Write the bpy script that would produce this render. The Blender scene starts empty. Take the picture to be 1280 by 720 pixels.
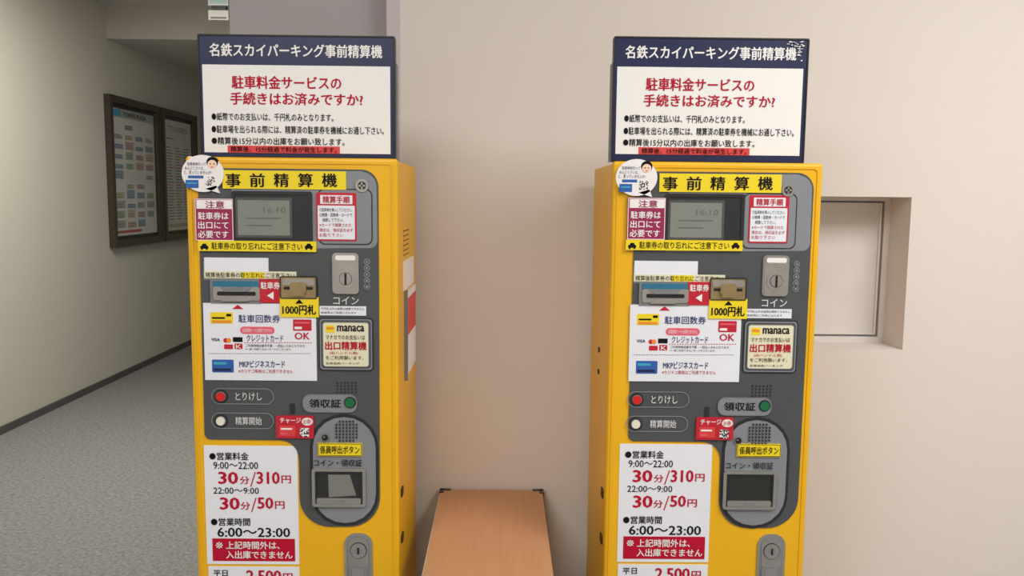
import bpy, math, random
from mathutils import Matrix, Vector
random.seed(3)
S = bpy.context.scene
S.view_settings.view_transform = 'Standard'
F = 1050.0
CAM = Vector((0.0, -1.98, 1.52))
MC = Matrix.Rotation(math.radians(-0.65),4,'Z') @ Matrix.Rotation(math.radians(90-6.2),4,'X') @ Matrix.Rotation(math.radians(0.6),4,'Z')

def ray(px,py):
    return MC.to_3x3() @ Vector(((px-640)/F, -(py-360)/F, -1))
def onY(px,py,Y=0.0):
    d=ray(px,py); t=(Y-CAM.y)/d.y; p=CAM+d*t; return p.x,p.z
def onX(px,py,X):
    d=ray(px,py); t=(X-CAM.x)/d.x; p=CAM+d*t; return p.y,p.z

# ---------------- materials ----------------
def lin(c):
    c=c/255.0
    return c/12.92 if c<=0.04045 else ((c+0.055)/1.055)**2.4
MATS={}
def mat(name,rgb,rough=0.5,metal=0.0,var=0.04,scale=8.0,bump=0.0,bscale=200.0,emit=0.0,coat=0.0,spec=0.5):
    if name in MATS: return MATS[name]
    m=bpy.data.materials.new(name); m.use_nodes=True
    nt=m.node_tree; b=nt.nodes['Principled BSDF']
    c=[lin(v) for v in rgb]
    tc=nt.nodes.new('ShaderNodeTexCoord')
    nz=nt.nodes.new('ShaderNodeTexNoise'); nz.inputs['Scale'].default_value=scale; nz.inputs['Detail'].default_value=4
    nt.links.new(tc.outputs['Object'],nz.inputs['Vector'])
    rp=nt.nodes.new('ShaderNodeValToRGB')
    rp.color_ramp.elements[0].position=0.3; rp.color_ramp.elements[1].position=0.7
    rp.color_ramp.elements[0].color=[max(0,v*(1-var)) for v in c]+[1]
    rp.color_ramp.elements[1].color=[min(1,v*(1+var)) for v in c]+[1]
    nt.links.new(nz.outputs['Fac'],rp.inputs['Fac'])
    nt.links.new(rp.outputs['Color'],b.inputs['Base Color'])
    b.inputs['Roughness'].default_value=rough; b.inputs['Metallic'].default_value=metal
    b.inputs['Specular IOR Level'].default_value=spec
    b.inputs['Coat Weight'].default_value=coat
    if emit>0:
        nt.links.new(rp.outputs['Color'],b.inputs['Emission Color']); b.inputs['Emission Strength'].default_value=emit
    if bump>0:
        n2=nt.nodes.new('ShaderNodeTexNoise'); n2.inputs['Scale'].default_value=bscale; n2.inputs['Detail'].default_value=3
        nt.links.new(tc.outputs['Object'],n2.inputs['Vector'])
        bp=nt.nodes.new('ShaderNodeBump'); bp.inputs['Strength'].default_value=bump; bp.inputs['Distance'].default_value=0.002
        nt.links.new(n2.outputs['Fac'],bp.inputs['Height']); nt.links.new(bp.outputs['Normal'],b.inputs['Normal'])
    MATS[name]=m; return m

mat('yellow',(229,174,10),0.42,bump=0.05,bscale=500,var=0.03)
mat('yellow_dark',(60,42,8),0.6)
mat('panel',(70,74,78),0.45,bump=0.04,bscale=700)
mat('panel_light',(126,130,138),0.45)
mat('bezel',(36,38,41),0.35)
mat('black',(18,18,20),0.5)
mat('ink',(25,24,28),0.7,spec=0.1)
mat('white',(232,230,230),0.5,var=0.01)
mat('paper',(224,227,236),0.55,var=0.01)
mat('signwhite',(232,231,230),0.3,var=0.01)
mat('cream',(220,217,190),0.45,var=0.01)
mat('navy',(16,28,72),0.4)
mat('inkblue',(30,44,110),0.6)
mat('blue',(40,90,170),0.4)
mat('cyan',(60,160,190),0.4)
mat('red',(186,20,44),0.5)
mat('redtext',(180,22,52),0.6,spec=0.1)
mat('redstrip',(210,60,60),0.5)
mat('magenta',(146,26,78),0.45)
mat('pink',(222,88,112),0.5)
mat('lemon',(232,208,26),0.45,var=0.01)
mat('steel',(180,180,178),0.28,metal=0.85,var=0.06,scale=40)
mat('brass',(158,140,102),0.35,metal=0.6,var=0.1,scale=30)
mat('greysign',(120,122,126),0.5)
mat('lcd',(124,129,123),0.15,var=0.03,scale=3)
mat('lcdframe',(74,77,78),0.2)
mat('lcdink',(96,100,96),0.4)
mat('redbtn',(205,28,24),0.3); mat('greenbtn',(10,104,62),0.3); mat('whitebtn',(222,220,205),0.3)
mat('skin',(240,205,180),0.6)
mat('glass',(40,42,42),0.08)
mat('glass_reflection',(120,122,118),0.15)
mat('grey_txt',(210,210,212),0.5)
mat('teal',(40,110,140),0.3)
mat('orange',(228,140,40),0.5)
mat('wall',(219,211,205),0.85,var=0.015,scale=1.3,bump=0.12,bscale=260)
mat('wall_left_m',(216,212,198),0.85,var=0.015,scale=1.3,bump=0.12,bscale=260)
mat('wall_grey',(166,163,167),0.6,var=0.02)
mat('trimgrey',(194,185,188),0.6,var=0.02)
mat('ceil',(202,198,190),0.9)
mat('base',(92,90,86),0.6)
mat('frame_bronze',(80,70,60),0.4,metal=0.3)
mat('hatch',(220,215,210),0.4)
mat('exitgreen',(170,200,188),0.4,emit=0.1)

# carpet
def carpet():
    m=bpy.data.materials.new('carpet'); m.use_nodes=True; nt=m.node_tree; b=nt.nodes['Principled BSDF']
    tc=nt.nodes.new('ShaderNodeTexCoord')
    n=nt.nodes.new('ShaderNodeTexNoise'); n.inputs['Scale'].default_value=55; n.inputs['Detail'].default_value=6; n.inputs['Roughness'].default_value=0.75
    nt.links.new(tc.outputs['Object'],n.inputs['Vector'])
    r=nt.nodes.new('ShaderNodeValToRGB'); r.color_ramp.elements[0].position=0.35; r.color_ramp.elements[1].position=0.68
    r.color_ramp.elements[0].color=(lin(116),lin(115),lin(114),1); r.color_ramp.elements[1].color=(lin(164),lin(162),lin(160),1)
    nt.links.new(n.outputs['Fac'],r.inputs['Fac']); nt.links.new(r.outputs['Color'],b.inputs['Base Color'])
    b.inputs['Roughness'].default_value=0.95; b.inputs['Specular IOR Level'].default_value=0.1
    bp=nt.nodes.new('ShaderNodeBump'); bp.inputs['Strength'].default_value=0.4; bp.inputs['Distance'].default_value=0.004
    nt.links.new(n.outputs['Fac'],bp.inputs['Height']); nt.links.new(bp.outputs['Normal'],b.inputs['Normal'])
    MATS['carpet']=m
carpet()
def wood():
    m=bpy.data.materials.new('wood'); m.use_nodes=True; nt=m.node_tree; b=nt.nodes['Principled BSDF']
    tc=nt.nodes.new('ShaderNodeTexCoord'); mp=nt.nodes.new('ShaderNodeMapping'); mp.inputs['Scale'].default_value=(30,1.5,30)
    n=nt.nodes.new('ShaderNodeTexNoise'); n.inputs['Scale'].default_value=3; n.inputs['Detail'].default_value=5
    nt.links.new(tc.outputs['Object'],mp.inputs['Vector']); nt.links.new(mp.outputs['Vector'],n.inputs['Vector'])
    r=nt.nodes.new('ShaderNodeValToRGB'); r.color_ramp.elements[0].position=0.3; r.color_ramp.elements[1].position=0.7
    r.color_ramp.elements[0].color=(lin(188),lin(138),lin(98),1); r.color_ramp.elements[1].color=(lin(194),lin(144),lin(105),1)
    nt.links.new(n.outputs['Fac'],r.inputs['Fac']); nt.links.new(r.outputs['Color'],b.inputs['Base Color'])
    b.inputs['Roughness'].default_value=0.4
    MATS['wood']=m
wood()

# ---------------- mesh builder ----------------
def rr(x0,z0,x1,z1,r=0.0,n=5):
    if x0>x1:x0,x1=x1,x0
    if z0>z1:z0,z1=z1,z0
    if r<=0: return [(x0,z0),(x1,z0),(x1,z1),(x0,z1)]
    r=min(r,(x1-x0)/2-1e-6,(z1-z0)/2-1e-6)
    pts=[]
    for cx,cz,a in ((x1-r,z0+r,-90),(x1-r,z1-r,0),(x0+r,z1-r,90),(x0+r,z0+r,180)):
        for i in range(n+1):
            t=math.radians(a+90*i/n); pts.append((cx+r*math.cos(t),cz+r*math.sin(t)))
    return pts
def disc(cx,cz,rx,rz=None,n=24):
    rz=rz or rx
    return [(cx+rx*math.cos(2*math.pi*i/n),cz+rz*math.sin(2*math.pi*i/n)) for i in range(n)]
class Part:
    def __init__(s): s.v=[];s.f=[];s.m=[];s.mats=[]
    def mi(s,name):
        if name not in s.mats: s.mats.append(name)
        return s.mats.index(name)
    def prism(s,pts,yb,yf,m):
        k=s.mi(m); b=len(s.v); n=len(pts)
        s.v+=[(x,yf,z) for x,z in pts]; s.v+=[(x,yb,z) for x,z in pts]
        s.f.append(list(range(b,b+n))); s.m.append(k)
        s.f.append(list(range(b+2*n-1,b+n-1,-1))); s.m.append(k)
        for i in range(n):
            j=(i+1)%n; s.f.append([b+i,b+n+i,b+n+j,b+j]); s.m.append(k)
    def ring(s,o,i_,yb,yf,m,yi=None):
        k=s.mi(m); b=len(s.v); n=len(o); yi=yf if yi is None else yi
        s.v+=[(x,yf,z) for x,z in o]+[(x,yi,z) for x,z in i_]+[(x,yb,z) for x,z in o]+[(x,yb,z) for x,z in i_]
        for i in range(n):
            j=(i+1)%n
            s.f+= [[b+i,b+n+i,b+n+j,b+j][::-1],[b+i,b+2*n+i,b+2*n+j,b+j],[b+n+i,b+n+j,b+3*n+j,b+3*n+i],[b+2*n+i,b+3*n+i,b+3*n+j,b+2*n+j]]
            s.m+=[k]*4
    def box(s,x0,x1,y0,y1,z0,z1,m):
        s.prism([(x0,z0),(x1,z0),(x1,z1),(x0,z1)],max(y0,y1),min(y0,y1),m)
    def raw(s,vs,fs,m):
        k=s.mi(m); b=len(s.v); s.v+=vs
        for f in fs: s.f.append([b+i for i in f]); s.m.append(k)
    def build(s,name,parent=None,loc=(0,0,0),bevel=0):
        me=bpy.data.meshes.new(name); me.from_pydata(s.v,[],s.f)
        for n in s.mats: me.materials.append(MATS[n])
        me.polygons.foreach_set('material_index',s.m)
        me.update()
        ob=bpy.data.objects.new(name,me); S.collection.objects.link(ob)
        ob.location=loc
        if parent: ob.parent=parent
        if bevel:
            bv=ob.modifiers.new('bevel','BEVEL'); bv.width=bevel; bv.segments=3; bv.limit_method='ANGLE'
        return ob
TC={}
def textmesh(s):
    if s in TC: return TC[s]
    cu=bpy.data.curves.new('t','FONT'); cu.body=s; cu.resolution_u=2; cu.size=1
    ob=bpy.data.objects.new('t',cu); S.collection.objects.link(ob)
    bpy.context.view_layer.update()
    dg=bpy.context.evaluated_depsgraph_get()
    me=bpy.data.meshes.new_from_object(ob.evaluated_get(dg))
    vs=[(v.co.x,v.co.y) for v in me.vertices]; fs=[list(p.vertices) for p in me.polygons]
    bpy.data.objects.remove(ob); bpy.data.curves.remove(cu); bpy.data.meshes.remove(me)
    TC[s]=(vs,fs); return TC[s]
def text(P,s,x0,z0,x1,z1,y,m,bold=0.0):
    vs,fs=textmesh(s)
    if not vs: return
    if z0>z1: z0,z1=z1,z0
    ax=min(v[0] for v in vs);bx=max(v[0] for v in vs);ay=min(v[1] for v in vs);by=max(v[1] for v in vs)
    o=bold*1.0
    sx=(x1-x0)/max(bx-ax+2*o,1e-6); sz=(z1-z0)/max(by-ay+2*o,1e-6)
    # heavier stroke = overprinting the glyph slightly shifted (keeps counters clean)
    sh=[(0,0)] if bold<=0 else [(-o,0),(o,0),(0,o*.6),(0,-o*.6)]
    for k,(ex,ez) in enumerate(sh):
        P.raw([(x0+(a-ax+o+ex)*sx,y-0.00003*k,z0+(b-ay+o+ez)*sz) for a,b in vs],fs,m)

def empty(name,loc):
    e=bpy.data.objects.new(name,None); e.empty_display_size=0.1; e.location=loc; S.collection.objects.link(e); return e

class Draw:
    """measurement -> local metres on a vertical plane (y=Y), origin xc"""
    def __init__(s,Y,xcL,xcR,right):
        s.Y=Y;s.xcL=xcL;s.xcR=xcR;s.right=right;s.ox=s.oz=0.0;s.P=Part();s.y0=0.0
    def g(s,L=None,R=None):
        s.ox=s.oz=0.0
        if s.right and L:
            a=onY(*L,s.Y); b=onY(*R,s.Y)
            s.ox=(b[0]-s.xcR)-(a[0]-s.xcL); s.oz=b[1]-a[1]
    def p(s,px,py):
        x,z=onY(px,py,s.Y); return x-s.xcL+s.ox, z+s.oz
    def rect(s,x0,y0,x1,y1):
        xm,ym=(x0+x1)/2,(y0+y1)/2
        return s.p(x0,ym)[0],s.p(xm,y1)[1],s.p(x1,ym)[0],s.p(xm,y0)[1]
    def R(s,x0,y0,x1,y1,m,h=1,r=0,b=None):
        a=s.rect(x0,y0,x1,y1); s.P.prism(rr(*a,r*0.0019),s.y0 if b is None else b,s.y0-h*0.0006,m)
    def FR(s,x0,y0,x1,y1,w,m,h=1,r=0,wi=None):
        a=s.rect(x0,y0,x1,y1); q=w*0.0019
        r_=max(r,0.5)*0.0019
        s.P.ring(rr(*a,r_),rr(a[0]+q,a[1]+q,a[2]-q,a[3]-q,max(r_-q,0.0003)),s.y0,s.y0-h*0.0006,m)
    def C(s,x,y,r,m,h=1,ry=None,n=24):
        c=s.p(x,y); s.P.prism(disc(*c,r*0.0019,(ry or r)*0.0019,n),s.y0,s.y0-h*0.0006,m)
    def T(s,t,x0,y0,x1,y1,m,h=2,bold=0.0):
        a=s.rect(x0,y0,x1,y1); text(s.P,t,*a,s.y0-h*0.0006-0.0003,m,bold)
    def G(s,pts,m,h=1):
        q=[s.p(*p) for p in pts]
        ar=sum(q[i][0]*q[(i+1)%len(q)][1]-q[(i+1)%len(q)][0]*q[i][1] for i in range(len(q)))
        if ar<0:q=q[::-1]
        s.P.prism(q,s.y0,s.y0-h*0.0006,m)

xcL=(onY(231,200)[0]+onY(497,200)[0])/2
xcR=(onY(766,203)[0]+onY(1030,203)[0])/2
W=onY(497,200)[0]-onY(231,200)[0]
ZT=onY(365,197)[1]
DEP=0.42; YW=0.47

def arcpts(cx,cy,rx,ry,a0,a1,n=8):
    return [(cx+rx*math.cos(math.radians(a0+(a1-a0)*i/n)),cy-ry*math.sin(math.radians(a0+(a1-a0)*i/n))) for i in range(n+1)]

def qr(D,x0,y0,x1,y1,h,n=9):
    D.R(x0,y0,x1,y1,'white',h)
    for i in range(n):
        for j in range(n):
            if random.random()<0.5:
                D.R(x0+(x1-x0)*(i+.1)/n,y0+(y1-y0)*(j+.1)/n,x0+(x1-x0)*(i+.95)/n,y0+(y1-y0)*(j+.95)/n,'ink',h+1)

def machine(right):
    xc=xcR if right else xcL
    E=empty('parking_payment_machine',(xc,0,0))
    hw=W/2
    b=Part(); b.box(-hw+0.002,hw-0.002,0.034,DEP,0.06,ZT-0.004,'yellow'); b.build('cabinet',E,bevel=0.006)
    b=Part(); b.box(-hw+0.008,hw-0.008,0.024,0.036,0.07,ZT-0.01,'yellow_dark'); b.build('door_gap',E)
    b=Part(); b.box(-hw,hw,0.0,0.026,0.06,ZT,'yellow'); b.build('door',E,bevel=0.007)
    b=Part(); b.ring(rr(-hw+.010,.08,hw-.010,ZT-.010,.012),rr(-hw+.014,.084,hw-.014,ZT-.014,.009),0.0,-.002,'yellow'); b.build('door_rim',E)
    b=Part(); b.box(-hw+0.02,hw-0.02,0.03,DEP-0.02,0.0,0.06,'black'); b.build('plinth',E,bevel=0.003)
    D=Draw(0,xcL,xcR,right); D.y0=0.0
    pts=[(258,210)]+[(452,212)]+arcpts(452,234,21,22,90,0)[1:]+[(474,400),(475,622)]+arcpts(437,622,38,36,0,-90)[1:]+arcpts(413,622,38,36,-90,-180)[0:]+[(374,575)]+arcpts(350,574,24,24,0,90)[1:]+[(264,549)]+arcpts(264,541,8,8,-90,-180)[1:]+[(248,240)]+arcpts(256,218,8,8,180,90)[:]
    D.g((473,400),(1007.5,403))
    D.G(pts,'panel',4)
    D.G([(290,213),(452,214)]+arcpts(452,234,19,19,90,0)[1:]+[(472,300)]+arcpts(463,300,9,10,0,-90)[1:]+[(290,311)],'panel_light',5)
    D.g()
    D.R(398,236,466,306,'bezel',6,8); D.R(399.5,237.5,464.5,304.5,'panel_light',7,7)
    D.R(388,517,473.5,657,'bezel',5,42); D.R(392,521,470,653,'panel_light',6.5,39)
    D.P.build('control_panel',E); D.P=Part()
    # ---- screen
    D.y0=-0.0033
    D.g((341,271),(880,274))
    D.FR(291,239,391,303,4,'bezel',6,3); D.R(293,241,389,301,'bezel',2,3)
    D.FR(295,247,366,297,3,'lcdframe',4,1); D.R(298,250,363,294,'lcd',3,1)
    D.T('16:10',330,259,358,266,'lcdink',3.2); D.R(308,272,352,273.5,'lcdink',3.4); D.R(308,281,340,282.5,'lcdink',3.4)
    D.P.build('display_screen',E); D.P=Part()
    D.g()
    D.C(453,232,8,'steel',6); D.C(453,232,5,'bezel',7); D.G([(449,231),(457,231),(457,233.4),(449,233.4)],'steel',9); D.G([(452,228),(454,228),(454,237),(452,237)],'steel',9)
    # ---- ticket slot
    D.g((297,364),(831,367))
    D.R(264,350,328,379,'greysign',5,1); D.R(267,351,325,358,'teal',7,1)
    D.R(268,358,326,375,'steel',9,3); D.R(273,364,321,369,'black',11,2)
    D.G([(276,358),(316,358),(310,364),(282,364)],'greysign',14); D.G([(278,376),(312,376),(306,370),(286,370)],'steel',14)
    # note slot
    D.g((374,360),(909,362))
    D.R(351,345,397,373,'brass',8,2); D.R(354,348,394,356,'steel',11,2); D.R(356,358,392,361.5,'black',10,1)
    D.R(364,352,384,366,'brass',16,3); D.R(366,364,382,369,'brass',20,1)
    D.FR(351,345,397,373,1.2,'bezel',10,2)
    # coin slot
    D.g((433,341),(969,344))
    D.R(416,316,449,367,'steel',6,5); D.R(418,318,447,365,'steel',9,4)
    D.R(420,319,445,325,'white',10,2)
    D.C(433,348,12,'steel',12); D.C(433,348,8,'bezel',12.8); D.C(433,348,7.4,'steel',14)
    D.R(431.6,341,434.4,356,'black',15,1)
    for i,yy in enumerate((327,335,343,351,358)):
        D.C(459,yy,4,'panel_light',1,n=16); D.C(459,yy,3,'panel',2,n=16); D.R(457.5,yy-1.5,460.5,yy+1.5,'panel_light',3)
    D.T('コイン',417,370.5,449,380.5,'grey_txt',2,0.01)
    D.g()
    for (yy,t,bm) in ((495,'とりけし','redbtn'),(525.5,'精算開始','whitebtn')):
        D.FR(265,yy-10,343,yy+10,1,'panel_light',1.5,10)
        D.C(277,yy,8.5,'bezel',3); D.C(277,yy,6.3,'greysign',5); D.C(277,yy,5.4,bm,10)
        D.T(t,295,yy-5,328,yy+5,'grey_txt',2,0.01)
    D.R(379,492,447,515,'panel_light',3,10); D.FR(379,492,447,515,1,'greysign',4,10)
    D.T('領収証',387,498,427,509,'ink',4,0.02)
    D.C(438,502.5,7.5,'bezel',5); D.C(438,502.5,5.8,'greenbtn',10)
    for j in range(4):
        for i in range(6):
            D.C(422+i*4.6,478+j*4,1.1,'black',1,n=8)
    for j in range(7):
        for i in range(7):
            if abs(i-3)+abs(j-3)<6: D.C(421+i*4.2,526+j*4,1.2,'bezel',7,n=8)
    D.R(363,504,369,517,'bezel',2,2)
    D.C(407,546,5.5,'greysign',7); D.C(407,546,4,'black',8.5); D.C(406,545,1,'steel',9,n=8)
    # payout
    D.T('コイン・領収証',393,573,453,582,'ink',5.8,0.01)
    D.FR(391,584,458,632,4,'steel',12,4); D.FR(394,587,455,629,3,'bezel',10,3)
    D.R(395,588,454,628,'glass',5.5,2)
    D.R(400,590,449,624,'glass',7,2)
    if not right: D.G([(411,592),(438,592),(446,618),(412,620)],'glass_reflection',8)  # reflection on the payout glass, painted as a lighter patch
    D.R(397,621,452,628,'steel',12,2); D.R(418,623,432,626,'greysign',13)
    D.P.build('controls',E); D.P=Part()
    # handle lock
    D.y0=0; D.g((448,692),(963,693))
    D.R(431,666,466,745,'steel',6,15); D.R(434,669,463,742,'greysign',7,13); D.R(436,671,461,740,'steel',9,11)
    D.C(448.5,687,11,'bezel',10); D.C(448.5,687,10,'steel',13); D.C(448.5,687,4.5,'greysign',14); D.R(447.3,683,449.7,691,'black',15)
    D.R(437,705,460,738,'greysign',14,4); D.R(441,709,456,734,'steel',16,3)
    D.P.build('handle_lock',E); D.P=Part()
    # ---- stickers
    D.y0=-0.0024
    D.g((356,225),(900,229))
    D.R(279,213.5,433,236.5,'lemon',5)
    for i,ch in enumerate('事前精算機'):
        D.T(ch,283+i*30,216.5,302+i*30,234,'ink',6,0.02)
    D.g((245,248),(785,247))
    D.R(245,248,293,301,'magenta',8.5); D.FR(245.5,248.5,292.5,300.5,.8,'white',9)
    D.R(247,250,291,261,'white',9)
    D.T('注意',258,251,282,260.5,'magenta',9.5,0.02)
    D.T('駐車券は',249,265,287,274.5,'white',9,0.02); D.T('出口にて',249,276.5,287,286,'white',9,0.02); D.T('必要です',249,288,287,297.5,'white',9,0.02)
    D.g((421,271),(960,274))
    D.R(396,241,446,301,'red',5,2); D.R(398,257,444,299,'paper',6,1); D.R(401,244,441,255,'paper',6); D.T('精算手順',404,245,438,254,'red',7,0.02)
    for i,(t,c) in enumerate((('①駐車券を挿入してください。','ink'),('②精算・回数券・カードで','ink'),('精算して下さい。','ink'),('※カードで精算された','redtext'),('場合は、領収証を必ず','redtext'),('お取り下さい','redtext'))):
        D.T(t,400 if i!=2 else 404,260+i*6.3,(441,441,430,440,442,430)[i],264.6+i*6.3,c,7)
    D.g((250,301),(783,300))
    D.R(249,301,396,314,'lemon',10)
    D.T('駐車券の取り忘れにご注意下さい',266,303,379,312,'ink',10.5,0.01)
    for cx in (257,387):
        D.R(cx-5,307,cx+5,310.5,'ink',10.6,1); D.G([(cx-3.4,307),(cx-2,304.3),(cx+2,304.3),(cx+3.4,307)],'ink',10.6)
        D.C(cx-3,310.8,1.3,'ink',10.8,n=10); D.C(cx+3,310.8,1.3,'ink',10.8,n=10)
    D.g((256,343),(792,347))
    D.R(255,327,335,350,'greysign',2); D.R(256,322,336,341,'paper',2.5)
    D.R(256,339,371,348,'cream',3.5)
    D.R(303,340,331,347.5,'lemon',4); D.T('精算後駐車券の取り忘れにご注意下さい',258,340.5,369,347,'ink',5)
    D.g((339,363),(873,366))
    D.R(325,349,352.5,378,'red',8); D.T('駐車券',327,352,351,361,'white',9,0.02); D.G([(335,369),(343,364),(343,374)],'white',9)
    D.g((374,384),(908,386))
    D.R(351,371,399,396,'lemon',9); D.G([(370,379),(375,373.5),(380,379)],'ink',10); D.T('1000円札',354,380,396,393,'ink',10,0.03)
    D.g((429,388),(960,391.5))
    D.R(400,382.5,458,394,'paper',4); D.T('千円札以外の紙幣は使用できません',402,384,456,387.2,'ink',5); D.T('新紙幣はご利用になれます',402,389,446,392,'ink',5)
    # paper
    D.g((256,378),(789,380))
    D.R(256,379,396,475,'paper',4)
    D.G([(291,386),(298,380.5),(305,386)],'red',5)
    D.R(264,390,292,404,'lemon',5,1); D.R(266,396,282,398,'ink',6); D.R(266,400,290,403,'orange',6); D.R(284,392,290,395,'ink',6)
    D.T('駐車回数券',299,393,351,403,'inkblue',5,0.012)
    D.R(301,408,344,417,'pink',5,4.5); D.T('会員提携カードは使用できません',304,410,341,415,'white',6)
    D.T('クレジットカード',309,418,355,427,'inkblue',5,0.012)
    D.T('ご利用時暗証番号不要・一回払いのみとなります。',308,430,383,433.5,'ink',5); D.T('※一部ご利用できないカードがございます。',308,434.5,365,437.5,'ink',5)
    D.R(367,399,390,413,'red',5,1); D.R(369,402,388,404,'pink',6); D.R(369,408,378,411,'white',6)
    D.T('OK',369,415,388,424,'redtext',5,0.02)
    D.T('VISA',265,422,276,426,'inkblue',5,0.03); D.C(283,425,3,'red',5,n=12); D.C(287,425,3,'orange',5.5,n=12); D.R(292,421,304,427,'ink',5); 
    D.R(281,430,292,436,'red',5,1); D.R(294,429,304,436,'red',5,1); D.T('K',296,430,303,435.5,'white',6)
    for i in range(26): D.R(306+i*3.3,427.6,307.8+i*3.3,428.4,'redtext',5)
    for i in range(40): D.R(262+i*3.2,441,263.8+i*3.2,441.8,'greysign',5)
    D.R(266,449,293,465,'blue',5,1.5); D.R(268,452,284,455,'cyan',6); D.R(268,460,290,463,'navy',6)
    D.T('MKPビジネスカード',300,450,357,459,'inkblue',5,0.02); D.T('※カリテコ専用はご利用できません',299,461,367,466,'redtext',5)
    # manaca
    D.g((433,430),(962,433))
    D.R(399,397,467,463,'bezel',4,5); D.R(400.5,398.5,465.5,461.5,'panel_light',4.6,4); D.R(402,400,464,460,'panel',5,4)
    D.R(404,402,462,458,'cream',7,4); D.FR(404,402,462,458,0.9,'greysign',7.6,4)
    D.R(408,406,419,415,'lemon',8,1); D.R(409,408,418,411,'orange',9); D.T('manaca',422,406,456,414,'ink',8,0.03)
    D.T('マナカでのお支払いは',408,418,457,424,'ink',8,0.005); D.T('出口精算機',407,426,459,437,'redtext',8,0.03)
    D.T('(右ハンドル側)',413,438.5,448,443,'redtext',8); D.T('をご利用願います。',408,444,455,449,'ink',8); D.T('名鉄協商パーキング',408,452,450,455,'ink',8)
    # charge
    D.g((370,533),(893,535))
    D.R(346,519,393,547,'red',8,2); D.T('チャージ',351,521,377,528,'white',9,0.02); D.C(385,526,7,'white',9,5); D.T('お得!',380,523,390,529,'redtext',10)
    D.R(350,531,370,544,'redstrip',9,1); D.R(352,534,366,536,'white',10); D.R(352,540,360,542,'pink',10); qr(D,376,534,387,545,9,7)
    D.g((425,561),(947,562))
    D.R(398,553,453,569,'lemon',9); D.FR(398.5,553.5,452.5,568.5,.6,'ink',9.5); D.T('係員呼出ボタン',401,556,450,566,'ink',10,0.015)
    # round sticker
    D.g((255,217),(795,222))
    D.y0=-0.003
    D.C(255,217,25.5,'white',10,22.5,36); D.G([(258,236),(272,232),(276,241.5)],'white',10)
    for i,(t,a,b_) in enumerate((('駐車券割引って',236,259),('めんどくさいな…',233,259),('と、思っていませんか?',232,266))): D.T(t,a,203+i*5.3,b_,207.3+i*5.3,'inkblue',11)
    D.R(237,219.5,256,223,'blue',11); D.R(234,225,250,235,'blue',11); D.R(236,228,248,230,'cyan',12); qr(D,259,221,270,232,11,8)
    D.C(267,203,7,'ink',11,6.5); D.C(267,205.5,5.6,'skin',12,5.2); D.C(264.8,205,0.8,'ink',13,n=8); D.C(269.2,205,0.8,'ink',13,n=8); D.R(265.5,208.3,268.5,209,'redtext',13)
    # prices
    D.y0=0.0; D.g((257,557),(777,555))
    D.R(257,557,373,705,'paper',2)
    D.T('●営業料金',262,565,311,575,'ink',3,0.02); D.T('9:00～22:00',267,577,323,586,'ink',3,0.01)
    D.T('30',273,589,298,605,'redtext',3,0.03); D.T('分',300,595,312,605,'redtext',3,0.02); D.G([(313,608),(314.5,608),(320,590),(318.5,590)],'redtext',3); D.T('310',321,589,350,605,'redtext',3,0.03); D.T('円',352,594,364,604,'redtext',3,0.02)
    D.T('22:00～9:00',267,609,324,617,'ink',3,0.01)
    D.T('30',275,621,300,637,'redtext',3,0.03); D.T('分',301,627,313,637,'redtext',3,0.02); D.G([(314,640),(315.5,640),(321,622),(319.5,622)],'redtext',3); D.T('50',322,621,342,636,'redtext',3,0.03); D.T('円',344,626,356,636,'redtext',3,0.02)
    D.T('●営業時間',264,647,313,657,'ink',3,0.02); D.T('6:00～23:00',272,659,363,671,'ink',3,0.02)
    D.R(266,673,369,701,'redtext',3); D.T('※',270,677,279,685,'white',4,0.005); D.T('上記時間外は、',283,676,350,686,'white',4,0.02); D.T('入出庫できません',283,688,366,698,'white',4,0.02)
    D.R(262,708,375,800,'paper',2); D.T('平日',267,712,285,720,'ink',3,0.02); D.T('2,500',308,712,352,729,'redtext',3,0.03); D.T('円',354,716,366,727,'redtext',3,0.02)
    D.T('最大料金',268,735,340,748,'ink',3,0.02); D.T('当日24時まで',268,756,350,768,'ink',3,0.02)
    D.P.build('stickers',E); D.P=Part()
    # ---- sides
    s=Part()
    def zz(py): return onY(497,py,0.15)[1]
    X=hw-0.002
    for i in range(6):
        z=zz(286+i*6); s.box(X-0.001,X+0.002,0.12,0.24,z-0.003,z+0.003,'yellow'); s.box(X-0.001,X+0.001,0.12,0.24,z-0.006,z-0.003,'yellow_dark')
    s.box(X,X+0.003,0.12,0.34,zz(362),zz(326),'white')
    s.box(X,X+0.006,0.14,0.36,zz(470),zz(366),'white'); s.box(X+0.006,X+0.007,0.15,0.35,zz(420),zz(374),'redstrip'); s.box(X,X+0.009,0.135,0.142,zz(474),zz(362),'greysign')
    for py in (600,655): 
        s.box(-hw-0.002,-hw+0.004,0.05,0.08,zz(py)-0.01,zz(py)+0.01,'yellow_dark'); s.box(hw-0.004,hw+0.002,0.05,0.08,zz(py)-0.01,zz(py)+0.01,'yellow_dark')
    for py in (440,468):
        s.box(-hw-0.001,-hw+0.004,0.2,0.215,zz(py)-0.006,zz(py)+0.006,'black')
    s.build('side_fittings',E)
    return E
machine(False); machine(True)

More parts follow.
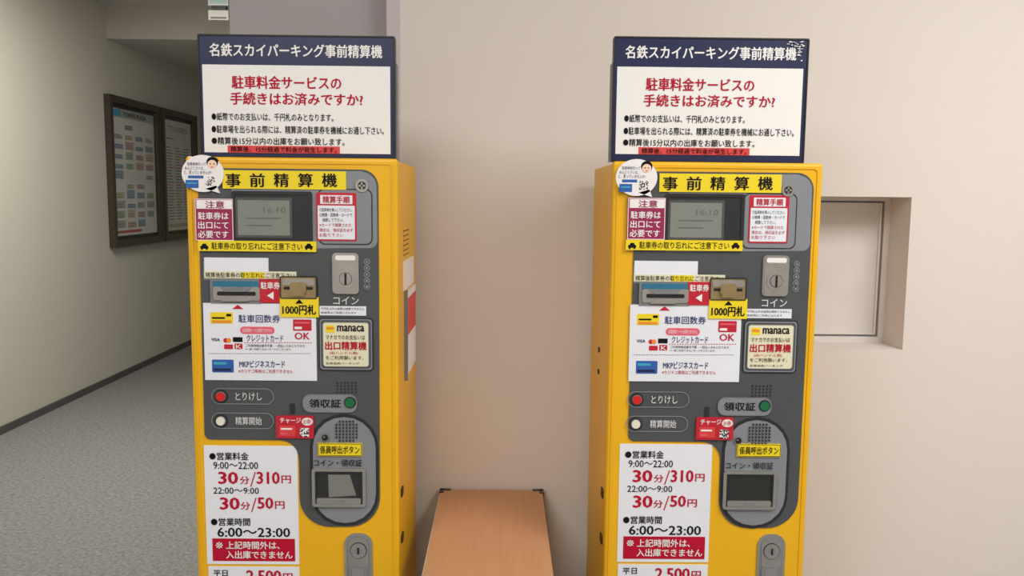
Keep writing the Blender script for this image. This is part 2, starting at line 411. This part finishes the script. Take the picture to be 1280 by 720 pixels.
def sign(right):
    Y=0.03
    xc=xcR if right else xcL
    E=empty('parking_notice_sign',(xc,Y,ZT))
    D=Draw(Y,xcL,xcR,right); D.y0=0
    D.g((371,120),(886.5,122.5))
    a=D.rect(249,44,494,196.5)
    zt=a[3]; zb=ZT
    D.P.prism(rr(a[0],zb,a[2],zt,0.004),0.022,-0.001,'navy')
    D.P.ring(rr(a[0],zb,a[2],zt,0.004),rr(a[0]+.0035,zb+.0035,a[2]-.0035,zt-.0035,0.003),-0.001,-0.003,'black')
    D.P.prism(rr(a[0]-0.003,zb,a[2]+0.003,zt-0.06,0.002),0.035,0.006,'greysign')
    for q in (a[0]+0.05,a[2]-0.07):
        D.P.box(q,q+0.02,0.03,0.16,zb,zb+0.006,'steel'); D.P.box(q,q+0.02,0.034,0.04,zb,zb+0.2,'steel')
    D.y0=-0.001
    D.R(254.5,82,488,191.5,'signwhite',1)
    D.T('名鉄スカイパーキング事前精算機',262,55,478,72,'white',1,0.025)
    D.T('駐車料金サービスの',290,95,427,112,'redtext',2,0.025)
    D.T('手続きはお済みですか?',288,116,454,132,'redtext',2,0.025)
    D.T('●紙幣でのお支払いは、千円札のみとなります。',265,141.5,417,151.5,'ink',2,0.015)
    D.T('●駐車場を出られる際には、精算済の駐車券を機械にお通し下さい。',265,157.5,480,167.5,'ink',2,0.015)
    D.T('●精算後15分以内の出庫をお願い致します。',265,172,431,181.5,'ink',2,0.015)
    D.R(285,182.5,425,191.5,'redstrip',2.2); D.T('精算後、15分経過で料金が発生します。',289,183.5,421,190.5,'ink',4,0.01)
    if right:
        for k in range(30):
            cx=random.uniform(466,487); cy=random.uniform(49,56) if k<16 else random.uniform(56,74)
            n=random.randint(4,6); w=random.uniform(1,3.5); h=random.uniform(.4,1.5)
            D.G([(cx+w*math.cos(6.283*i/n)*random.uniform(.5,1),cy+h*math.sin(6.283*i/n)*random.uniform(.5,1)) for i in range(n)],'signwhite',4)
    ob=D.P.build('sign_board',E)
    for v in ob.data.vertices: v.co.z-=ZT
sign(False); sign(True)

# ---------------- room ----------------
XL=-3.15; XR=3.0; YB=-4.0; YF=7.5; H=2.98
def slab(name,x0,x1,y0,y1,z0,z1,m,bevel=0):
    p=Part(); p.box(x0,x1,y0,y1,z0,z1,m); return p.build(name,bevel=bevel)
slab('floor',XL-.1,XR+.1,YB-.1,YF+.1,-0.05,0,'carpet')
slab('ceiling',XL-.1,XR+.1,YB-.1,YF+.1,H,H+.05,'ceil')
slab('wall_left',XL-.1,XL,YB-.1,YF+.1,0,H,'wall_left_m')
slab('wall_right',XR,XR+.1,YB,YW,0,H,'wall')
slab('wall_rear',XL,XR,YB-.1,YB,0,H,'wall')
slab('wall_far',XL,XR,YF,YF+.1,0,H,'wall_left_m')
xe=onY(500,30,YW)[0]
hx1=onY(1134,340,YW)[0]; hz1=onY(1085,246,YW)[1]; hz0=onY(1075,437,YW)[1]; hx0=hx1-0.52
T=0.14
p=Part()
p.box(xe,hx0,YW,YW+T,0,H,'wall'); p.box(hx1,XR,YW,YW+T,0,H,'wall'); p.box(hx0,hx1,YW,YW+T,0,hz0,'wall'); p.box(hx0,hx1,YW,YW+T,hz1,H,'wall')
p.build('wall_back')
xs=onY(483,30,YW)[0]
slab('trim_1',xs,xe,YW-0.004,YW+0.14,0,H,'trimgrey',0.002)
xg=onY(287,20,YW+.05)[0]
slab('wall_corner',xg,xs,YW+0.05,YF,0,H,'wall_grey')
slab('trim_2',XL,xg,4.87,YF,2.73,H,'ceil')
# hatch
p=Part(); yb=YW+T
p.box(hx0-.02,hx1+.02,yb,yb+.02,hz0-.02,hz1+.02,'hatch')
f=rr(hx0,hz0,hx1,hz1,0.001)
p.ring(f,rr(hx0+.018,hz0+.018,hx1-.018,hz1-.012,0.001),yb,yb-.012,'hatch')
p.ring(rr(hx0+.019,hz0+.019,hx1-.019,hz1-.013,0.001),rr(hx0+.024,hz0+.024,hx1-.024,hz1-.018,0.001),yb,yb-.004,'greysign')
p.ring(rr(hx0+.024,hz0+.024,hx1-.024,hz1-.018,0.001),rr(hx0+.03,hz0+.03,hx1-.03,hz1-.024,0.001),yb,yb-.007,'hatch')
p.build('wall_hatch_1')
slab('baseboard_left',XL,XL+.012,YB,YF,0,0.05,'base')
slab('baseboard_back',xe,XR,YW-.01,YW,0,0.05,'base')

# ---------------- posters ----------------
mat('pst',(214,214,206),0.35); mat('pst_grey',(165,168,162),0.5); mat('pst_pink',(190,160,150),0.5); mat('pst_blue',(140,160,178),0.5); mat('pst_tan',(188,180,155),0.5); mat('pst_green',(160,176,152),0.5); mat('pst_dark',(120,122,118),0.5); mat('pst_red',(180,90,84),0.5)
def poster(pxl,pxr,idx):
    y0=onX(pxl,213,XL)[0]; y1=onX(pxr,213,XL)[0]
    zt=onX(129,117,XL)[1]; zb=onX(138,310,XL)[1]
    E=empty('framed_poster',(XL,y0,zb))
    w=y1-y0;h=zt-zb
    p=Part()
    t=0.07
    p.ring(rr(0,0,w,h,.004),rr(t,t*.9,w-t,h-t*.8,.003),-.0005,-.05,'frame_bronze',-.04)
    p.prism(rr(t*.5,t*.5,w-t*.5,h-t*.5),-.0005,-.012,'bezel')
    ix0,ix1,iz0,iz1=t+.02,w-t-.02,t+.02,h-t-.02
    iw=ix1-ix0;ih=iz1-iz0
    def r(a,b,c,d,m,k=1): p.prism(rr(ix0+a*iw,iz0+b*ih,ix0+c*iw,iz0+d*ih),-.012,-.014-.001*k,m)
    r(0,0,1,1,'pst',0)
    if idx==0:
        r(0,.93,1,1,'pst_grey'); r(.02,.94,.2,.99,'cyan',2)
        text(p,'TOWERS PLAZA',ix0+.25*iw,iz0+.945*ih,ix0+.8*iw,iz0+.98*ih,-.016,'ink',.02)
        cols=['pst_pink','pst_blue','pst_tan','pst_grey','pst_green','pst_blue']
        for i in range(4):
            for j in range(11):
                if random.random()<.8:
                    r(.04+.24*i,.06+.078*j,.24+.24*i-random.uniform(0,.03),.06+.078*j+random.uniform(.03,.07),random.choice(cols),1)
                    for k in range(2): r(.06+.24*i,.07+.078*j+.02*k,.18+.24*i,.075+.078*j+.02*k,'pst_dark',2)
        r(.04,.02,.6,.04,'pst_red',2)
    else:
        text(p,'TOWERS',ix0+.15*iw,iz0+.9*ih,ix0+.85*iw,iz0+.95*ih,-.015,'pst_dark',.0)
        r(.1,.83,.35,.84,'greysign')
        for j in range(26):
            for c in range(3):
                a=.08+.3*c; r(a,.1+.026*j,a+random.uniform(.14,.25),.108+.026*j,'pst_dark' if j%6 else 'pst_red',1)
        r(.08,.03,.9,.06,'pst_tan')
    M=Matrix(((0,-1,0,0),(1,0,0,0),(0,0,1,0),(0,0,0,1)))
    ob=p.build('poster_frame',E); ob.matrix_local=M
poster(133,197,0); poster(199,242,1)

# ---------------- exit sign ----------------
E=empty('exit_sign',(onY(274,10,4.0)[0],4.0,0))
x0=onY(262,10,4)[0]-E.location.x; x1=onY(287,10,4)[0]-E.location.x
z1=onY(274,8,4)[1]; z2=onY(274,14,4)[1]; z3=onY(274,26,4)[1]
p=Part(); p.box(x0,x1,-.03,.03,z1,H,'white'); p.box(x0+.01,x1-.01,-.032,-.03,z1+.012,H-.03,'exitgreen')
p.box(x0+.02,x1-.02,-.02,.02,z2,z1,'bezel'); p.box(x0,x1,-.03,.03,z3,z2,'hatch'); p.box(x0+.015,x1-.015,-.032,-.03,z3+.008,z3+.02,'greysign')
p.build('sign_box',E)

# ---------------- narrow table ----------------
ybk=YW-0.012
x0,z_=onY(551,612,ybk); x1,_=onY(678,612,ybk); ZB=(z_+_)/2
yf=-0.42
cx,cy=(x0+x1)/2,(ybk+yf)/2; w=(x1-x0)/2; d=(ybk-yf)/2
E=empty('side_table',(cx,cy,0))
p=Part(); p.box(-w,w,-d,d,ZB-.028,ZB,'wood'); p.build('table_top',E,bevel=.002)
p=Part()
p.box(-w-.0015,-w,-d,d,ZB-.028,ZB-.001,'cream'); p.box(w,w+.0015,-d,d,ZB-.028,ZB-.001,'bezel')  # pale left edge; shading of the right edge painted as a dark strip
for sx in (-1,1):
    for sy in (-1,1):
        ex=sx*w; ey=sy*d
        p.box(ex-sx*.03,ex+sx*.003,ey-sy*.010,ey+sy*.003,ZB-.03,ZB+.002,'bezel')
        p.box(ex-sx*.010,ex+sx*.003,ey-sy*.03,ey+sy*.003,ZB-.03,ZB+.002,'bezel')
        p.box(ex-sx*.03,ex-sx*.002,ey-sy*.03,ey-sy*.002,0,ZB-.028,'bezel')
for sx in (-1,1): p.box(sx*w-sx*.025,sx*w-sx*.005,-d+.02,d-.02,ZB-.07,ZB-.028,'bezel')
for sy in (-1,1): p.box(-w+.02,w-.02,sy*d-sy*.025,sy*d-sy*.005,ZB-.07,ZB-.028,'bezel')
p.box(-w+.02,w-.02,-d+.03,d-.03,0.15,0.165,'wood')
p.build('table_frame',E,bevel=.001)

# ---------------- lights ----------------
mat('diffuser',(255,250,240),0.6,emit=1.0)
def clight(x,y,sx,sy,pw,col=(1,.985,.95)):
    E=empty('ceiling_light',(x,y,H))
    p=Part(); p.box(-sx/2-.04,sx/2+.04,-sy/2-.04,sy/2+.04,-.03,0,'white'); p.box(-sx/2,sx/2,-sy/2,sy/2,-.033,-.028,'diffuser'); p.build('fixture',E)
    l=bpy.data.lights.new('lamp','AREA'); l.shape='RECTANGLE'; l.size=sx; l.size_y=sy; l.energy=pw; l.color=col
    o=bpy.data.objects.new('lamp',l); S.collection.objects.link(o); o.parent=E; o.location=(0,0,-.04)
clight(1.7,-1.4,1.2,1.2,66)
clight(-1.0,-2.3,1.4,1.4,58)
clight(-1.9,2.4,1.0,1.4,56,(1,.98,.9))
w_=bpy.data.worlds.new('world'); S.world=w_; w_.use_nodes=True
w_.node_tree.nodes['Background'].inputs[0].default_value=(.9,.9,1,1); w_.node_tree.nodes['Background'].inputs[1].default_value=0.3

cd=bpy.data.cameras.new('camera'); cd.sensor_width=36; cd.lens=36*F/1280
co=bpy.data.objects.new('camera',cd); S.collection.objects.link(co); co.matrix_world=Matrix.Translation(CAM)@MC; S.camera=co; cd.clip_start=.05
